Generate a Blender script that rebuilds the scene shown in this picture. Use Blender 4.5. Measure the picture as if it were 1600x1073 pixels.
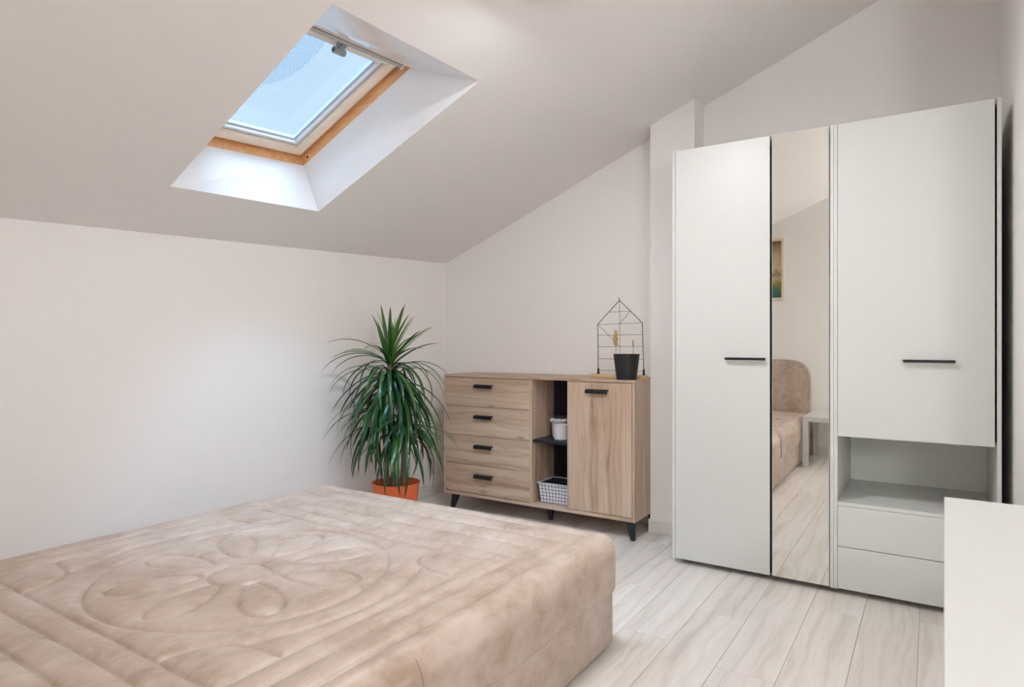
import bpy, bmesh, math, random
import numpy as np
from mathutils import Vector, Matrix

for o in list(bpy.data.objects):
    bpy.data.objects.remove(o)
SC = bpy.context.scene
COL = SC.collection
random.seed(7)
rng = np.random.default_rng(7)

# ------------------------------------------------------------------ camera
FPX, CXP, CYP = 1006.0, 800.0, 535.0
CAM_H = 1.12
YAW = math.atan((1455 - 800) / FPX)
cam = bpy.data.objects.new('camera', bpy.data.cameras.new('camera'))
COL.objects.link(cam)
cam.location = (0, 0, CAM_H)
cam.rotation_euler = (math.pi / 2, 0, YAW)
cam.data.sensor_fit = 'HORIZONTAL'
cam.data.sensor_width = 36.0
cam.data.lens = FPX / 1600 * 36.0
cam.data.shift_y = -(536.5 - CYP) / 1600
cam.data.clip_start = 0.02
SC.camera = cam

# ------------------------------------------------------------------ world, sun, exposure
W = bpy.data.worlds.new('sky')
SC.world = W
W.use_nodes = True
bgn = W.node_tree.nodes['Background']
bgn.inputs[0].default_value = (0.83, 0.90, 1.0, 1)
bgn.inputs[1].default_value = 0.98

sun = bpy.data.objects.new('sun', bpy.data.lights.new('sun', 'SUN'))
COL.objects.link(sun)
sun.data.energy = 34.0
sun.data.angle = math.radians(70)
sun.data.color = (0.62, 0.80, 1.0)
sun.rotation_euler = Vector((0.0, 0.20, -1.0)).to_track_quat('-Z', 'Y').to_euler()

SC.view_settings.view_transform = 'Standard'
SC.view_settings.look = 'None'
SC.view_settings.gamma = 1
SC.view_settings.use_curve_mapping = False
SC.view_settings.exposure = 0.0
SC.cycles.diffuse_bounces = 8
LAMP_STRENGTH = 112.0
FILL_GLOBE_STRENGTH = 55.0
LAMP_COLOR = (0.97, 0.985, 1.0)

# ------------------------------------------------------------------ helpers
def lin(r, g, b):
    def f(c):
        c /= 255.0
        return c / 12.92 if c <= 0.04045 else ((c + 0.055) / 1.055) ** 2.4
    return (f(r), f(g), f(b), 1)

MATS = {}
def mat(name, col=(0.8, 0.8, 0.8, 1), rough=0.5, metal=0.0, **kw):
    m = bpy.data.materials.new(name)
    m.use_nodes = True
    b = m.node_tree.nodes['Principled BSDF']
    b.inputs['Base Color'].default_value = col
    b.inputs['Roughness'].default_value = rough
    b.inputs['Metallic'].default_value = metal
    for k, v in kw.items():
        b.inputs[k].default_value = v
    MATS[name] = m
    return m

class NT:
    """tiny node helper"""
    def __init__(self, m):
        self.t = m.node_tree
        self.b = self.t.nodes.get('Principled BSDF')
    def n(self, typ, **kw):
        x = self.t.nodes.new(typ)
        for k, v in kw.items():
            if k.startswith('_'):
                setattr(x, k[1:], v)
            else:
                x.inputs[k.replace('__', ' ')].default_value = v
        return x
    def l(self, a, b):
        self.t.links.new(a, b)
    def ramp(self, fac, stops):
        r = self.n('ShaderNodeValToRGB')
        while len(r.color_ramp.elements) < len(stops):
            r.color_ramp.elements.new(0.5)
        for e, (p, c) in zip(r.color_ramp.elements, stops):
            e.position = p
            e.color = c
        self.l(fac, r.inputs[0])
        return r.outputs[0]
    def mix(self, fac, a, b, mode='MIX'):
        x = self.n('ShaderNodeMix', _data_type='RGBA', _blend_type=mode)
        if isinstance(fac, (int, float)):
            x.inputs[0].default_value = fac
        else:
            self.l(fac, x.inputs[0])
        for i, v in ((6, a), (7, b)):
            if isinstance(v, tuple):
                x.inputs[i].default_value = v
            else:
                self.l(v, x.inputs[i])
        return x.outputs[2]
    def math(self, op, a, b=None):
        x = self.n('ShaderNodeMath', _operation=op)
        for i, v in ((0, a), (1, b)):
            if v is None:
                continue
            if isinstance(v, (int, float)):
                x.inputs[i].default_value = v
            else:
                self.l(v, x.inputs[i])
        return x.outputs[0]
    def coord(self, scale=(1, 1, 1), random_offset=0.0, rot=(0, 0, 0)):
        c = self.n('ShaderNodeTexCoord').outputs['Object']
        if random_offset:
            oi = self.n('ShaderNodeObjectInfo').outputs['Random']
            k = self.n('ShaderNodeVectorMath', _operation='SCALE')
            cmb = self.n('ShaderNodeCombineXYZ')
            for i, s in enumerate((1.0, 0.73, 0.41)):
                self.l(self.math('MULTIPLY', oi, random_offset * s), cmb.inputs[i])
            ad = self.n('ShaderNodeVectorMath', _operation='ADD')
            self.l(c, ad.inputs[0]); self.l(cmb.outputs[0], ad.inputs[1])
            c = ad.outputs[0]
        mp = self.n('ShaderNodeMapping')
        mp.inputs['Scale'].default_value = scale
        mp.inputs['Rotation'].default_value = rot
        self.l(c, mp.inputs[0])
        return mp.outputs[0]
    def noise(self, vec, scale=5, detail=4, rough=0.5, dist=0.0):
        x = self.n('ShaderNodeTexNoise', Scale=scale, Detail=detail, Roughness=rough, Distortion=dist)
        self.l(vec, x.inputs['Vector'])
        return x.outputs['Fac']
    def bump(self, h, strength=0.2, dist=0.01):
        x = self.n('ShaderNodeBump', Strength=strength, Distance=dist)
        self.l(h, x.inputs['Height'])
        self.l(x.outputs[0], self.b.inputs['Normal'])

# ------------------------------------------------------------------ materials
def paint(name, col, rough=0.75):
    m = mat(name, col, rough)
    t = NT(m)
    t.bump(t.noise(t.coord((1, 1, 1)), 160, 3), 0.05, 0.002)
    return m
paint('wall_paint', lin(238, 235, 233))
paint('ceiling_paint', lin(236, 232, 230))
paint('wall_warm', lin(224, 217, 208))
mat('reveal_white', lin(238, 240, 244), 0.12)
mat('white_laminate', lin(209, 210, 207), 0.38)
mat('white_inner', lin(236, 238, 230), 0.45)
mat('white_lacquer', lin(204, 204, 200), 0.42)
mat('black_metal', lin(20, 20, 22), 0.45, 0.0)
mat('black_leg', lin(24, 26, 34), 0.5)
mat('black_shelf', lin(26, 27, 36), 0.45)
mat('dark_void', lin(12, 11, 11), 0.9)
mat('mirror', (0.85, 0.845, 0.81, 1), 0.0, 1.0)
mat('mirror_edge', lin(190, 200, 192), 0.2)
mat('aluminium', lin(205, 212, 222), 0.3, 0.5)
mat('white_plastic', lin(235, 238, 242), 0.3)
mat('grey_plastic', lin(150, 155, 165), 0.35)
mat('grey_bar', lin(190, 188, 188), 0.4)
mat('dark_gasket', lin(52, 60, 74), 0.6)
mat('screw', lin(90, 85, 80), 0.35, 0.8)
mat('orange_pot', lin(226, 106, 48), 0.42)
mat('stem_bark', lin(120, 105, 88), 0.85)
mat('cream_frame', lin(222, 208, 182), 0.6)
mat('soil', lin(46, 30, 22), 0.95)
mat('dry_grass', lin(196, 168, 112), 0.9)
mat('dry_stem', lin(120, 100, 70), 0.9)
mat('pot_black', lin(13, 13, 14), 0.5)
mat('pot_hole_glint', lin(30, 30, 31), 0.6)  # lighter grey pits stand in for light showing through the holes
mat('pale_ceramic', lin(214, 212, 214), 0.6)
mat('dark_lining', lin(38, 38, 46), 0.9)

def skirting():
    m = mat('baseboard', lin(222, 219, 214), 0.5)
    t = NT(m)
    v = t.coord((3, 3, 30))
    t.l(t.ramp(t.noise(v, 2.5, 5), [(0.3, lin(214, 210, 205)), (0.7, lin(228, 225, 220))]), t.b.inputs['Base Color'])
skirting()

def woodgrain(t, axis, dens, offset, wob=1.0, rings=1.0):
    """returns (bands, fine, cathedral) grain factors for wood running along one axis"""
    def sc(along, across):
        return tuple(along if i == axis else across for i in range(3))
    def warp(along, across, amp):
        v = t.coord(sc(along, across), offset)
        nz = t.n('ShaderNodeTexNoise', Scale=0.9, Detail=2.0)
        low = t.coord(sc(2.2, 5.0 * dens), offset)
        t.l(low, nz.inputs['Vector'])
        k = t.n('ShaderNodeVectorMath', _operation='SCALE'); k.inputs['Scale'].default_value = amp
        sb = t.n('ShaderNodeVectorMath', _operation='SUBTRACT'); sb.inputs[1].default_value = (0.5, 0.5, 0.5)
        t.l(nz.outputs['Color'], sb.inputs[0]); t.l(sb.outputs[0], k.inputs[0])
        ad = t.n('ShaderNodeVectorMath', _operation='ADD')
        t.l(v, ad.inputs[0]); t.l(k.outputs[0], ad.inputs[1])
        return ad.outputs[0]
    bands = t.noise(warp(0.9, 17 * dens, 1.3 * wob), 1.0, 4, 0.55)
    fine = t.noise(warp(3.0, 120 * dens, 6.0 * wob), 1.0, 4, 0.6)
    wv = t.n('ShaderNodeTexWave', _wave_type='RINGS', _rings_direction='SPHERICAL', Scale=rings, Distortion=1.6, Detail=3.0, Detail__Scale=1.6)
    t.l(warp(0.40, 5.5 * dens, 0.55 * wob), wv.inputs['Vector'])
    return bands, fine, wv.outputs['Fac']

def oak(name, axis):
    """rustic oak laminate with cathedral grain, cracks and knots"""
    m = mat(name, rough=0.5)
    t = NT(m)
    bands, fine, cath = woodgrain(t, axis, 1.0, 17.0, 1.0, 1.7)
    c = t.ramp(bands, [(0.26, lin(148, 122, 100)), (0.42, lin(183, 159, 138)), (0.58, lin(197, 175, 155)), (0.78, lin(208, 188, 169))])
    c = t.mix(0.5, c, t.ramp(fine, [(0.25, (0.80, 0.77, 0.74, 1)), (0.5, (0.98, 0.98, 0.97, 1)), (0.75, (1.04, 1.04, 1.03, 1))]), 'MULTIPLY')
    c = t.mix(0.55, c, t.ramp(cath, [(0.0, (0.74, 0.69, 0.65, 1)), (0.10, (0.94, 0.92, 0.90, 1)), (0.35, (1, 1, 1, 1)), (1.0, (0.98, 0.97, 0.96, 1))]), 'MULTIPLY')
    vo = t.n('ShaderNodeTexVoronoi', Scale=1.0)
    t.l(t.coord(tuple(3.0 if i == axis else 9.0 for i in range(3)), 17.0), vo.inputs['Vector'])
    kn = t.ramp(t.math('ADD', vo.outputs['Distance'], t.math('MULTIPLY', fine, 0.10)), [(0.08, (1, 1, 1, 1)), (0.18, (0, 0, 0, 1))])
    c = t.mix(t.math('MULTIPLY', kn, 0.45), c, lin(92, 70, 54))
    t.l(c, t.b.inputs['Base Color'])
    t.bump(fine, 0.05, 0.001)
    return m
oak('oak_horizontal', 0)
oak('oak_vertical', 2)
oak('oak_top', 0)

def floorboard():
    m = mat('floorboard', rough=0.36)
    t = NT(m)
    bands, fine, cath = woodgrain(t, 1, 0.8, 31.0, 0.9, 1.15)
    c = t.ramp(bands, [(0.25, lin(196, 189, 182)), (0.40, lin(217, 211, 205)), (0.60, lin(226, 221, 216)), (0.80, lin(233, 229, 225))])
    c = t.mix(0.6, c, t.ramp(fine, [(0.25, (0.86, 0.85, 0.84, 1)), (0.5, (0.98, 0.98, 0.98, 1)), (0.75, (1.02, 1.02, 1.02, 1))]), 'MULTIPLY')
    streak = t.ramp(t.noise(t.coord((26, 2.4, 26), 31.0), 1.0, 5, 0.62, 0.3), [(0.60, (1, 1, 1, 1)), (0.72, (0.80, 0.785, 0.77, 1))])
    c = t.mix(0.8, c, streak, 'MULTIPLY')
    c = t.mix(0.7, c, t.ramp(cath, [(0.0, (0.87, 0.86, 0.85, 1)), (0.16, (0.97, 0.965, 0.96, 1)), (0.5, (1, 1, 1, 1))]), 'MULTIPLY')
    oi = t.n('ShaderNodeObjectInfo').outputs['Random']
    c = t.mix(1.0, c, t.ramp(oi, [(0.0, (0.955, 0.945, 0.94, 1)), (1.0, (1.03, 1.03, 1.03, 1))]), 'MULTIPLY')
    t.l(c, t.b.inputs['Base Color'])
    t.bump(fine, 0.04, 0.001)
floorboard()
mat('floor_joint', lin(176, 168, 160), 0.8)

def velvet():
    m = mat('velvet', rough=0.5)
    t = NT(m)
    v = t.coord((1, 1, 1))
    v2 = t.coord((2.2, 0.9, 1.5), 0, (0, 0, 0.5))
    a = t.noise(v, 6.5, 5, 0.6, 0.3)
    b = t.noise(v2, 13, 4, 0.6, 0.8)
    s = t.math('ADD', t.math('MULTIPLY', a, 0.6), t.math('MULTIPLY', b, 0.4))
    c = t.ramp(s, [(0.34, lin(160, 139, 120)), (0.47, lin(180, 161, 146)), (0.62, lin(196, 180, 168))])
    t.l(c, t.b.inputs['Base Color'])
    t.b.inputs['Sheen Weight'].default_value = 0.12
    t.b.inputs['Sheen Roughness'].default_value = 0.35
    t.b.inputs['Sheen Tint'].default_value = (0.97, 0.97, 1, 1)
    t.b.inputs['Specular IOR Level'].default_value = 0.7
    t.bump(t.math('ADD', t.noise(v2, 9, 4, 0.55, 1.2), t.math('MULTIPLY', t.noise(v, 300, 2), 0.05)), 0.16, 0.006)
velvet()

def pine():
    m = mat('pine', rough=0.35)
    t = NT(m)
    v = t.coord((2, 14, 14), 5.0)
    c = t.ramp(t.noise(v, 3, 6, 0.6, 0.5), [(0.3, lin(220, 160, 108)), (0.6, lin(240, 192, 142))])
    t.l(c, t.b.inputs['Base Color'])
    t.b.inputs['Coat Weight'].default_value = 0.4
pine()
def pine_sash_lit():  # same pine, paled in colour to stand in for strong sky light
    m = mat('pine_sash_lit', rough=0.3)
    t = NT(m)
    t.l(t.ramp(t.noise(t.coord((2, 14, 14), 5.0), 3, 6, 0.6, 0.5), [(0.3, lin(251, 236, 220)), (0.6, lin(253, 242, 230))]), t.b.inputs['Base Color'])
    t.b.inputs['Coat Weight'].default_value = 0.5
pine_sash_lit()
def pinewood_base():
    m = mat('light_wood', rough=0.5)
    t = NT(m)
    t.l(t.ramp(t.noise(t.coord((3, 40, 40)), 3, 5), [(0.3, lin(202, 172, 122)), (0.7, lin(216, 190, 146))]), t.b.inputs['Base Color'])
pinewood_base()

def pane():
    m = mat('window_glass')
    t = NT(m)
    nt = m.node_tree
    nt.nodes.remove(t.b)
    out = nt.nodes['Material Output']
    v = t.coord((1, 1, 1))
    drops = t.n('ShaderNodeTexVoronoi', Scale=170.0)
    t.l(v, drops.inputs['Vector'])
    # the upper part of the pane is still wet: a rounded tongue of fine drops
    def dot(ax, off, size):
        x = t.n('ShaderNodeVectorMath', _operation='DOT_PRODUCT'); x.inputs[1].default_value = ax
        t.l(v, x.inputs[0])
        return t.math('POWER', t.math('DIVIDE', t.math('SUBTRACT', x.outputs['Value'], off), size), 2.0)
    rr = t.math('ADD', dot((0.926, -0.045, 0.375), 0.12, 0.24), dot((0.0, -1.0, -0.04), 0.135, 0.105))
    rr = t.math('ADD', rr, t.math('MULTIPLY', t.noise(v, 9, 3, 0.5), 0.4))
    wet = t.ramp(rr, [(0.0, (1, 1, 1, 1)), (0.95, (1, 1, 1, 1)), (1.0, (0.25, 0.25, 0.25, 1))])
    d = t.ramp(drops.outputs['Distance'], [(0.1, (0.46, 0.60, 0.74, 1)), (0.6, (0.74, 0.84, 0.92, 1))])
    col = t.mix(t.math('MULTIPLY', wet, 0.85), (0.80, 0.88, 0.92, 1), d)
    tr = t.n('ShaderNodeBsdfTransparent'); t.l(col, tr.inputs[0])
    tl = t.n('ShaderNodeBsdfTranslucent'); tl.inputs[0].default_value = (0.85, 0.92, 0.97, 1)
    gl = t.n('ShaderNodeBsdfGlossy'); gl.inputs['Roughness'].default_value = 0.05
    m1 = t.n('ShaderNodeMixShader'); m1.inputs[0].default_value = 0.015
    t.l(tr.outputs[0], m1.inputs[1]); t.l(tl.outputs[0], m1.inputs[2])
    m2 = t.n('ShaderNodeMixShader'); m2.inputs[0].default_value = 0.05
    t.l(m1.outputs[0], m2.inputs[1]); t.l(gl.outputs[0], m2.inputs[2])
    t.l(m2.outputs[0], out.inputs[0])
pane()

def leafmat():
    m = mat('dracaena_leaf', rough=0.32)
    t = NT(m)
    oi = t.n('ShaderNodeObjectInfo').outputs['Random']
    c = t.ramp(oi, [(0.0, lin(18, 52, 30)), (0.5, lin(26, 78, 40)), (1.0, lin(58, 104, 38))])
    t.l(c, t.b.inputs['Base Color'])
    t.b.inputs['Coat Weight'].default_value = 0.25
leafmat()
def leafmat_young():
    m = mat('dracaena_leaf_young', rough=0.4)
    t = NT(m)
    oi = t.n('ShaderNodeObjectInfo').outputs['Random']
    c = t.ramp(oi, [(0.0, lin(44, 84, 32)), (1.0, lin(84, 124, 48))])
    t.l(c, t.b.inputs['Base Color'])
leafmat_young()

def gingham():
    m = mat('check_fabric', rough=0.9)
    t = NT(m)
    # lines every 2 cm along the surface, thin dark woven stripes on white cloth
    c = t.n('ShaderNodeTexCoord').outputs['UV']
    sp = t.n('ShaderNodeSeparateXYZ'); t.l(c, sp.inputs[0])
    fac = None
    for i in range(2):
        fr = t.math('FRACT', t.math('MULTIPLY', sp.outputs[i], 48.0))
        s = t.math('LESS_THAN', fr, 0.17)
        fac = s if fac is None else t.math('MAXIMUM', fac, s)
    t.l(t.mix(fac, lin(216, 217, 222), lin(66, 68, 80)), t.b.inputs['Base Color'])
gingham()
def lace():
    m = mat('speckled_fabric', rough=0.9)
    t = NT(m)
    v = t.n('ShaderNodeTexVoronoi', Scale=140.0)
    t.l(t.coord(), v.inputs['Vector'])
    t.l(t.ramp(v.outputs['Distance'], [(0.25, lin(60, 60, 66)), (0.42, lin(206, 204, 206))]), t.b.inputs['Base Color'])
lace()

def artwork():
    m = mat('artwork', rough=0.7)
    t = NT(m)
    uv = t.n('ShaderNodeTexCoord').outputs['UV']
    sp = t.n('ShaderNodeSeparateXYZ'); t.l(uv, sp.inputs[0])
    no = t.noise(uv, 5, 6, 0.6, 1.0)
    h = t.math('ADD', sp.outputs[1], t.math('MULTIPLY', t.math('SUBTRACT', no, 0.5), 0.25))
    c = t.ramp(h, [(0.02, lin(60, 100, 104)), (0.16, lin(92, 118, 92)), (0.24, lin(150, 138, 72)), (0.34, lin(196, 182, 140)),
                   (0.42, lin(150, 130, 96)), (0.5, lin(206, 192, 160)), (0.75, lin(188, 170, 132)), (0.98, lin(118, 98, 66))])
    st = t.ramp(t.noise(uv, 14, 6, 0.7, 1.5), [(0.36, (0.45, 0.4, 0.34, 1)), (0.5, (1, 1, 1, 1))])
    t.l(t.mix(0.55, c, st, 'MULTIPLY'), t.b.inputs['Base Color'])
artwork()

def emis(name, col, s):
    m = mat(name)
    b = m.node_tree.nodes['Principled BSDF']
    b.inputs['Emission Color'].default_value = (*col, 1)
    b.inputs['Emission Strength'].default_value = s
emis('lamp_glass', LAMP_COLOR, LAMP_STRENGTH)
emis('fill_globe_glass', LAMP_COLOR, FILL_GLOBE_STRENGTH)

# ------------------------------------------------------------------ mesh helpers
def base_of(p):
    while p is not None and p.parent is not None:
        p = p.parent
    return Vector(p.location) if p is not None else Vector((0, 0, 0))

def obj(name, bm, m, parent=None, smooth=False, label=None):
    """link a bmesh written in world coordinates as ONE mesh object"""
    me = bpy.data.meshes.new(name)
    if parent is not None:
        L = base_of(parent)
        for v in bm.verts:
            v.co -= L
    bmesh.ops.recalc_face_normals(bm, faces=bm.faces[:])
    bm.to_mesh(me); bm.free()
    if smooth:
        for p in me.polygons:
            p.use_smooth = True
        if smooth != 'all':
            me.set_sharp_from_angle(angle=math.radians(40))
    me.materials.append(MATS[m])
    o = bpy.data.objects.new(name, me)
    COL.objects.link(o)
    if parent is not None:
        o.parent = parent
    if label:
        o['label'] = label
    return o

def thing(name, label, cat, loc, group=None):
    o = bpy.data.objects.new(name, None)
    COL.objects.link(o)
    o.location = loc
    o.empty_display_size = 0.1
    o['label'] = label; o['category'] = cat
    if group:
        o['group'] = group
    return o

def tag(o, label, cat, group=None):
    o['label'] = label; o['category'] = cat
    if group:
        o['group'] = group
    return o

def struct(o, label, cat='room'):
    o['kind'] = 'structure'; o['label'] = label; o['category'] = cat
    return o

def box(x0, x1, y0, y1, z0, z1, bevel=0.0, bm=None, seg=1):
    b = bmesh.new()
    vs = [b.verts.new((x, y, z)) for x in (x0, x1) for y in (y0, y1) for z in (z0, z1)]
    for f in ((0, 1, 3, 2), (4, 6, 7, 5), (0, 4, 5, 1), (2, 3, 7, 6), (0, 2, 6, 4), (1, 5, 7, 3)):
        b.faces.new([vs[i] for i in f])
    if bevel:
        bmesh.ops.bevel(b, geom=b.edges[:], offset=bevel, segments=seg, affect='EDGES', profile=0.5)
    if bm is None:
        return b
    merge(bm, b)
    return bm

def merge(dst, src):
    me = bpy.data.meshes.new('tmp')
    src.to_mesh(me); src.free()
    dst.from_mesh(me)
    bpy.data.meshes.remove(me)

def poly_prism(pts, vec, bm=None):
    """extrude a polygon of 3-D points along vec"""
    b = bm or bmesh.new()
    v = Vector(vec)
    a = [b.verts.new(p) for p in pts]
    c = [b.verts.new(Vector(p) + v) for p in pts]
    n = len(pts)
    b.faces.new(a); b.faces.new(c[::-1])
    for i in range(n):
        b.faces.new((a[i], a[(i + 1) % n], c[(i + 1) % n], c[i]))
    return b

def hexa(lo, hi, bm=None):
    """solid between two quads"""
    b = bm or bmesh.new()
    a = [b.verts.new(p) for p in lo]; c = [b.verts.new(p) for p in hi]
    b.faces.new(a); b.faces.new(c[::-1])
    for i in range(4):
        b.faces.new((a[i], a[(i + 1) % 4], c[(i + 1) % 4], c[i]))
    return b

def tube(pts, r, seg=8, bm=None, r2=None):
    b = bm or bmesh.new()
    pts = [Vector(p) for p in pts]
    rings = []
    n = len(pts)
    for i, p in enumerate(pts):
        d = (pts[min(i + 1, n - 1)] - pts[max(i - 1, 0)]).normalized()
        up = Vector((0, 0, 1)) if abs(d.z) < 0.95 else Vector((1, 0, 0))
        u = d.cross(up).normalized(); w = d.cross(u)
        rr = r if r2 is None else r + (r2 - r) * i / (n - 1)
        rings.append([b.verts.new(p + (u * math.cos(2 * math.pi * k / seg) + w * math.sin(2 * math.pi * k / seg)) * rr) for k in range(seg)])
    for a, c in zip(rings, rings[1:]):
        for k in range(seg):
            b.faces.new((a[k], a[(k + 1) % seg], c[(k + 1) % seg], c[k]))
    b.faces.new(rings[0][::-1]); b.faces.new(rings[-1])
    return b

def lathe(profile, loc, seg=48, bm=None, close=False):
    b = bm or bmesh.new()
    rings = []
    for r, z in profile:
        if r < 1e-6:
            rings.append([b.verts.new((loc[0], loc[1], loc[2] + z))])
        else:
            rings.append([b.verts.new((loc[0] + r * math.cos(2 * math.pi * k / seg), loc[1] + r * math.sin(2 * math.pi * k / seg), loc[2] + z)) for k in range(seg)])
    for a, c in zip(rings, rings[1:]):
        for k in range(seg):
            k2 = (k + 1) % seg
            if len(a) == 1 and len(c) == 1:
                continue
            if len(a) == 1:
                b.faces.new((a[0], c[k2], c[k]))
            elif len(c) == 1:
                b.faces.new((a[k], a[k2], c[0]))
            else:
                b.faces.new((a[k], a[k2], c[k2], c[k]))
    return b

# ------------------------------------------------------------------ room dimensions
X0, Y1, XR, YR = -3.084, 3.82, 0.272, -0.465
XE, YJ = 1.5, 2.55            # entrance side: wall steps back there
RA, RB, RC = 0.4085, 0.0375, 2.835
def roof(x, y):
    return RA * x + RB * y + RC
RN = Vector((-RA, -RB, 1)).normalized()
TH = 0.15

# floor and its planks
fl = struct(obj('floor', box(X0 - TH, XE + TH, YR - TH, Y1 + TH, -0.12, -0.006), 'floor_joint'), 'pale whitewashed oak laminate plank floor', 'floor')
PW, PL = 0.1955, 1.38
known = {0: 0.35, 1: 0.9, 2: 0.1, 3: 0.62, -1: 0.75}
rows = []
x_ref = -0.04
i0 = int(math.floor((X0 - x_ref) / PW)); i1 = int(math.ceil((XE - x_ref) / PW))
for i in range(i0, i1):
    xa, xb = max(X0, x_ref + i * PW), min(XE, x_ref + (i + 1) * PW)
    if xb - xa < 0.01:
        continue
    if i == -4: ph = 2.69
    elif i == -5: ph = 2.353
    else: ph = (i * 0.53 * PL + 0.3) % PL
    y = ph - PL * math.ceil((ph - YR) / PL)
    while y < Y1:
        ya, yb = max(YR, y), min(Y1, y + PL)
        if yb - ya > 0.02:
            g = 0.0005
            obj('plank', box(xa + g, xb - g, ya + g, yb - g, -0.010, 0.0, 0.0010), 'floorboard', fl)
        y += PL

# walls
def wall_y(x0, x1, y0, y1, top=None):
    """wall slab whose top follows the roof slope"""
    e = 0.08
    lo = [(x0, y0, -0.12), (x1, y0, -0.12), (x1, y1, -0.12), (x0, y1, -0.12)]
    hi = [(x, y, roof(x, y) + e) for x, y, _ in lo]
    return hexa(lo, hi)
struct(obj('wall_left', wall_y(X0 - TH, X0, YR - TH, Y1 + TH), 'wall_paint'), 'low white knee wall under the sloping ceiling', 'wall')
struct(obj('wall_back', wall_y(X0, XE, Y1, Y1 + TH), 'wall_paint'), 'white gable wall behind dresser and wardrobe', 'wall')
struct(obj('wall_pier', wall_y(-1.394, -1.130, 3.64, Y1), 'wall_paint'), 'shallow white wall pier between dresser and wardrobe', 'wall')
struct(obj('wall_right', wall_y(XR, XE, YJ, Y1), 'wall_paint'), 'white wall at the right of the wardrobe', 'wall')
struct(obj('wall_entrance', wall_y(XE, XE + TH, YR - TH, Y1 + TH), 'wall_paint'), 'white wall of the recessed side', 'wall')
struct(obj('wall_rear', wall_y(X0, XE, YR - TH, YR), 'wall_paint'), 'white wall behind the bed headboard', 'wall')

# skylight opening corners on the roof plane, order: low-near, low-far, high-far, high-near
def onroof(x, y, d=0.0):
    return Vector((x, y, roof(x, y))) + RN * d
OPEN = [onroof(-2.709, 1.500), onroof(-2.713, 2.292), onroof(-1.638, 2.257), onroof(-1.634, 1.437)]
SLAB = 0.34
def ceiling_mesh():
    b = bmesh.new()
    out = [(X0 - TH, YR - TH), (X0 - TH, Y1 + TH), (XE + TH, Y1 + TH), (XE + TH, YR - TH)]
    lo_o = [b.verts.new((x, y, roof(x, y))) for x, y in out]
    hi_o = [b.verts.new((x, y, roof(x, y) + SLAB)) for x, y in out]
    lo_i = [b.verts.new(p) for p in OPEN]
    hi_i = [b.verts.new(p + RN * SLAB * 0.92) for p in OPEN]
    for k in range(4):
        k2 = (k + 1) % 4
        b.faces.new((lo_o[k], lo_o[k2], lo_i[k2], lo_i[k]))
        b.faces.new((hi_o[k], hi_i[k], hi_i[k2], hi_o[k2]))
        b.faces.new((lo_o[k], hi_o[k], hi_o[k2], lo_o[k2]))
        b.faces.new((lo_i[k], lo_i[k2], hi_i[k2], hi_i[k]))
    return b
struct(obj('ceiling', ceiling_mesh(), 'ceiling_paint'), 'smooth white sloping attic ceiling', 'ceiling')

# baseboards
BH, BT = 0.078, 0.013
def bb(name, x0, x1, y0, y1, lab):
    b = box(x0, x1, y0, y1, 0.0, BH, 0.003)
    struct(obj(name, b, 'baseboard'), lab, 'baseboard')
bb('baseboard_left', X0, X0 + BT, YR, Y1, 'pale skirting board along the knee wall')
bb('baseboard_back', X0 + BT, -1.394, Y1 - BT, Y1, 'pale skirting board behind the dresser')
bb('baseboard_pier', -1.394 - BT * 0.6, -1.118, 3.64 - BT, 3.64, 'pale skirting board around the wall pier')
bb('baseboard_right', XR - BT, XR, YJ, 3.79, 'pale skirting board beside the wardrobe')
bb('baseboard_rear', X0 + BT, XE, YR, YR + BT, 'pale skirting board behind the bed')

# ------------------------------------------------------------------ roof window
win = bpy.data.objects.new('window_1', None)
COL.objects.link(win)
win.location = onroof(-2.2, 1.87, 0.21)
struct(win, 'open-shaft roof window with pine frame in the sloping ceiling', 'window')
DF = 0.205
P_lf = onroof(-2.711 + RA * DF * 0.93, 2.202, DF)      # low-far frame corner
P_hf = onroof(-1.945 + RA * DF * 0.93, 2.163, DF)      # high-far frame corner
U1 = (P_hf - P_lf); LEN = U1.length; U1.normalize()
U2 = RN.cross(U1).normalized()
if U2.y > 0: U2 = -U2
WID = 0.62
def wp(s, t, d=0.0):
    """point on the window: s up the slope, t toward the camera, d outward"""
    return P_lf + U1 * s + U2 * t + RN * d
FR = [wp(0, WID), wp(0, 0), wp(LEN, 0), wp(LEN, WID)]
names = ['near', 'low', 'far', 'high']
for k, nm in enumerate(['low', 'far', 'high', 'near']):
    k2 = (k + 1) % 4
    a, b_, c, d = OPEN[k], OPEN[k2], FR[k2], FR[k]
    n = (b_ - a).cross(d - a).normalized()
    ctr = (a + b_ + c + d) / 4
    cin = sum(FR, Vector()) / 4
    if n.dot(cin - ctr) > 0: n = -n
    hx = hexa([a, b_, c, d], [p + n * 0.012 for p in (a, b_, c, d)])
    obj('reveal_panel', hx, 'reveal_white', win, label='glossy white reveal board')

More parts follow.
